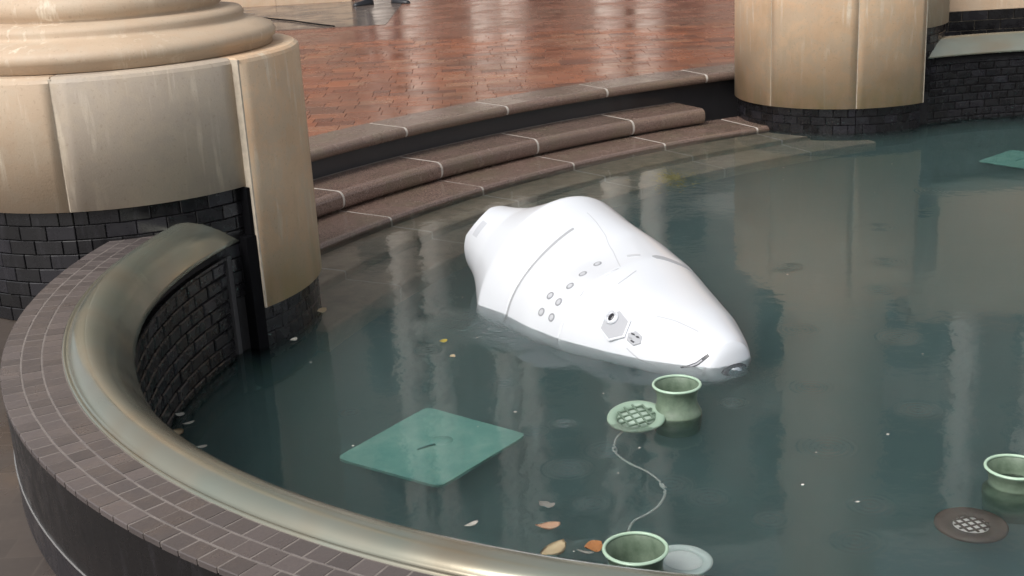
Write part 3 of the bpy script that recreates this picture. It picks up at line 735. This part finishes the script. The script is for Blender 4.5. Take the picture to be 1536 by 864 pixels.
lamp('pool_light', 'round green pool light with mesh grille beside the nozzle at the robot nose', .40, 3.955, .008, (.16, -.12), RIMGL := mat('pale_green_rim', (.26, .36, .28), .4), mat('murky_glass', (.36, .45, .38), .1), mat('dark_grille', (.13, .19, .14), .4))
lamp('pool_light.001', 'pale glass pool light under water right of the nearest nozzle', .425, 3.03, -.03, (.05, .1), PALEG, mat('bright_glass', (.85, .9, .88), .2), None).scale = (.82, .82, .82)
lamp('pool_light.002', 'brown pool light with white grille squares near the right edge', 1.257, 3.15, -.05, (.03, .03), BROWNM, mat('white_glass', (.8, .8, .78), .3), BROWNM, .05)
def plate(name, label, pts, z):
    p = [Vector(q) for q in pts]; c = sum(p, Vector((0, 0))) / 4
    t = empty(name, label, 'access cover', (c.x, c.y, z), 'square green covers on the pool floor')
    poly = []
    for i in range(4):
        a, b, d = p[i], p[i - 1], p[(i + 1) % 4]
        for q in np.linspace(0, 1, 4):
            e1 = a + (b - a).normalized() * .035; e2 = a + (d - a).normalized() * .035
            poly.append(tuple((e1 * (1 - q) ** 2 + a * 2 * q * (1 - q) + e2 * q * q) - c))
    bm = bmesh.new(); prism(bm, poly, -.02, 0); link('cover_plate', bm, TEAL, t)
    bm = bmesh.new(); tube(bm, [(-.05, -.035, -.005), (-.047, -.033, .007), (-.02, -.018, .012), (.005, -.002, .007), (.008, 0, -.005)], .005, 8); link('handle', bm, TEALD, t)
    bm = bmesh.new(); lathe(bm, [(0, .010), (.02, .0085), (.035, .004), (.042, -.003)], 20, c=(.03, .03)); link('boss', bm, TEAL, t, smooth=True)
    return t
plate('access_cover', 'square teal cover under the water in front of the robot', [(-.624, 3.855), (-.262, 3.601), (.023, 3.959), (-.335, 4.245)], -.085)
plate('access_cover.001', 'square teal cover under the water beside the far pool wall', [(2.948, 7.657), (3.16, 7.37), (3.50, 7.62), (3.27, 7.93)], -.085)
bm = bmesh.new()
pts = [(.36, 3.93), (.325, 3.87), (.309, 3.80), (.312, 3.742), (.346, 3.668), (.395, 3.602), (.428, 3.52), (.431, 3.446), (.40, 3.37), (.355, 3.318), (.316, 3.283), (.29, 3.2), (.29, 3.08)]
def spline(P, k=6):
    P = [Vector(p) for p in P]; out = []
    for i in range(len(P) - 1):
        a, b, c, d = P[max(i - 1, 0)], P[i], P[i + 1], P[min(i + 2, len(P) - 1)]
        for q in range(k):
            t = q / k; out.append(.5 * (2 * b + (c - a) * t + (2 * a - 5 * b + 4 * c - d) * t * t + (3 * b - a - 3 * c + d) * t ** 3))
    return out + [P[-1]]
tube(bm, spline([(x, y, -.06) for x, y in pts]), .0045, 8)
tag(link('cable', bm, CABLE, smooth=True), 'grey cable curling under water between the two nearest fittings', 'cable')

def leaf(name, label, x, y, kind, L, W, rz, curl=.15, notch=False):
    bm = bmesh.new(); rows = []
    for i in range(9):
        u = i / 8; w_ = 1.3 * W * math.sin(math.pi * min(1, u * .92 + .04)) ** .8 * (1 + (.25 * math.sin(u * 11) if notch else 0))
        rows.append([(L * (u - .5), w_ * v, .002 + (curl + .12) * L * (u - .5) ** 2 + .10 * W * math.sin(5 * u + 9 * v) * .5 + .3 * v * W * (u - .3) + (0 if k == 0 else -.0015)) for k in (0,) for v in (-.5, -.25, 0, .25, .5)])
    V = quadgrid(bm, rows); ex = bmesh.ops.solidify(bm, geom=bm.faces[:], thickness=.0012)
    o = link(name, bm, LEAFS[kind], None, True, (x, y, .006), rz); tag(o, label, 'leaf', 'fallen leaves on the pool water'); return o
for a in (('leaf', 'small white leaf floating alone left of the tan leaf', -.156, 3.255, 'white', .048, .016, .6),
          ('leaf', 'tan pink leaf floating above the cream folded leaf', .065, 3.221, 'tan', .072, .03, .0),
          ('leaf', 'large cream leaf with stalk floating near the bronze lip', .073, 3.08, 'cream', .095, .042, .75, .25),
          ('leaf', 'orange leaf floating against the nearest nozzle', .185, 3.088, 'orange', .052, .042, .3),
          ('leaf', 'grey three pointed leaf floating above the tan leaf', .067, 3.352, 'grey', .055, .03, 2.5, .2, True),
          ('leaf', 'largest cream leaf by the inner face of the near wall', -1.206, 4.041, 'cream', .07, .045, -.2),
          ('leaf', 'narrow white leaf beside the largest leaf by the wall', -1.175, 4.12, 'white', .045, .013, .5),
          ('leaf', 'farthest white petal by the inner face of the near wall', -1.225, 4.205, 'white', .035, .02, -.2),
          ('leaf', 'pale petal nearest the bronze lip left of the teal cover', -1.081, 3.91, 'white', .036, .014, .1),
          ('leaf', 'pale yellow leaf floating at the corner of the near pedestal', -.857, 5.32, 'cream', .05, .04, .3),
          ('leaf', 'bright yellow leaf floating left of the robot', -.293, 4.829, 'yellow', .034, .022, .2),
          ('leaf', 'tiny cream petal below the bright yellow leaf', -.25, 4.646, 'cream', .026, .018, .9),
          ('leaf', 'white petal against the tiles of the near pedestal', -.925, 4.95, 'white', .035, .02, .7),
          ('leaf', 'grey twig leaf beside the orange leaf at the nearest nozzle', .16, 3.06, 'grey', .05, .010, -.5)):
    leaf(*a)
# specks of foam and petals nobody could count
bm = bmesh.new()
for i in range(32):
    y = 2.7 + rnd.random() ** 1.6 * 5; x = rnd.uniform(-.9, .42 * y)
    if (Vector((x, y)) - NL).length > 2.05 and y < 6: continue
    s = rnd.uniform(.0022, .0055); a = rnd.random() * 3
    vs = [bm.verts.new((x + s * math.cos(a + k * 1.05) * (1.6 if k % 3 == 0 else 1), y + s * math.sin(a + k * 1.05), .003)) for k in range(6)]
    bm.faces.new(vs); bmesh.ops.translate(bm, verts=[], vec=(0, 0, 0))
tag(link('foam_specks', bm, LEAFS['white']), 'tiny white specks of foam scattered over the pool water', kind='stuff')
# a tuft of algae on the submerged step
bm = bmesh.new()
for i in range(420):
    a, r = rnd.random() * 6.28, abs(rnd.gauss(0, .11)); x, y = 1.03 + r * math.cos(a) * .8, 7.68 + r * math.sin(a) * 1.6; z = -.12 + rnd.random() * .06
    d = Vector((rnd.uniform(-1, 1), rnd.uniform(-1, 1), rnd.uniform(-.2, .8))).normalized() * rnd.uniform(.015, .04); s = Vector((-d.y, d.x, 0)) * .18
    bm.faces.new([bm.verts.new(Vector((x, y, z)) + v) for v in (-s, s, d * .6 + s * .7, d)])
tag(link('algae', bm, leaf_mat('algae_green', (.62, .52, .16), (.42, .38, .13))), 'yellow green tuft of algae on the sunken step', 'algae', kind='stuff')

# ------------------------------------------------------------------ person whose shoes show at the top edge
per = empty('person', 'person in dark shoes standing on the wet plaza at the top edge', 'person', (-1.58, 17.85, .334))
V3 = [(0, 0, .92, .15), (.1, 0, .88, .12), (.15, 0, .48, .075), (.2, 0, .09, .05), (-.1, 0, .88, .12), (-.15, 0, .48, .075), (-.2, 0, .09, .05), (0, 0, 1.15, .14), (0, 0, 1.40, .16), (0, 0, 1.50, .06), (0, -.01, 1.58, .07), (0, -.01, 1.68, .095), (0, -.01, 1.76, .07),
      (.2, 0, 1.40, .07), (.27, 0, 1.12, .05), (.29, -.05, .88, .035), (.295, -.07, .80, .035), (-.2, 0, 1.40, .07), (-.27, 0, 1.12, .05), (-.29, -.05, .88, .035), (-.295, -.07, .80, .035)]
E3 = [(0, 1), (1, 2), (2, 3), (0, 4), (4, 5), (5, 6), (0, 7), (7, 8), (8, 9), (9, 10), (10, 11), (11, 12), (8, 13), (13, 14), (14, 15), (15, 16), (8, 17), (17, 18), (18, 19), (19, 20)]
for base, sx in ((16, 1), (20, -1)):
    for k in range(5):
        x0, y0, z0, _ = V3[base]; i = len(V3)
        if k == 4: V3 += [(x0 - sx * .02, y0 - .035, z0 + .01, .009), (x0 - sx * .03, y0 - .055, z0 - .03, .008)]
        else: V3 += [(x0, y0 - .03 + k * .02, z0 - .05, .009), (x0 - sx * .015, y0 - .03 + k * .02, z0 - .085 - (.012 if k in (1, 2) else 0), .0075)]
        E3 += [(base, i), (i, i + 1)]
me = bpy.data.meshes.new('body'); me.from_pydata([v[:3] for v in V3], E3, [])
PERS = mat('clothing', (.03, .032, .04), .8); n = N(PERS); zz = n.new('ShaderNodeSeparateXYZ'); n.link(n.coord('Object'), zz.inputs[0])
n.base(n.ramp(n.math('DIVIDE', zz.outputs[2], 2.), [(0, (.035, .038, .05)), (.455, (.035, .038, .05)), (.46, (.06, .058, .055)), (.745, (.06, .058, .055)), (.75, (.45, .28, .2))]))
body = objm('body', me, PERS, per)
sk = body.modifiers.new('skin', 'SKIN'); ss = body.modifiers.new('sub', 'SUBSURF'); ss.levels = ss.render_levels = 2
for v, q in zip(me.skin_vertices[0].data, V3): v.radius = (q[3], q[3] * .8)
me.skin_vertices[0].data[0].use_root = True
for sx in (1, -1):
    bm = bmesh.new(); rows = []
    for u, hw, h in ((-.08, .03, .07), (-.05, .042, .085), (.05, .045, .075), (.13, .05, .055), (.20, .045, .045), (.235, .025, .03)):
        rows.append([(hw * math.cos(a), -u, max(0, h * math.sin(a))) for a in np.linspace(-.3, math.pi + .3, 10)])
    V = quadgrid(bm, rows, closed_v=True); cap(bm, V[0]); cap(bm, V[-1][::-1]); link('shoe', bm, mat('black_shoe', (.015, .016, .02), .4), per, True, (sx * .2, 0, .0), sx * .9)
bm = bmesh.new(); bmesh.ops.create_uvsphere(bm, u_segments=16, v_segments=10, radius=.108); bmesh.ops.scale(bm, vec=(.95, 1, .8), verts=bm.verts)
link('hair', bm, mat('dark_hair', (.03, .02, .015), .6), per, True, (0, .02, 1.75))
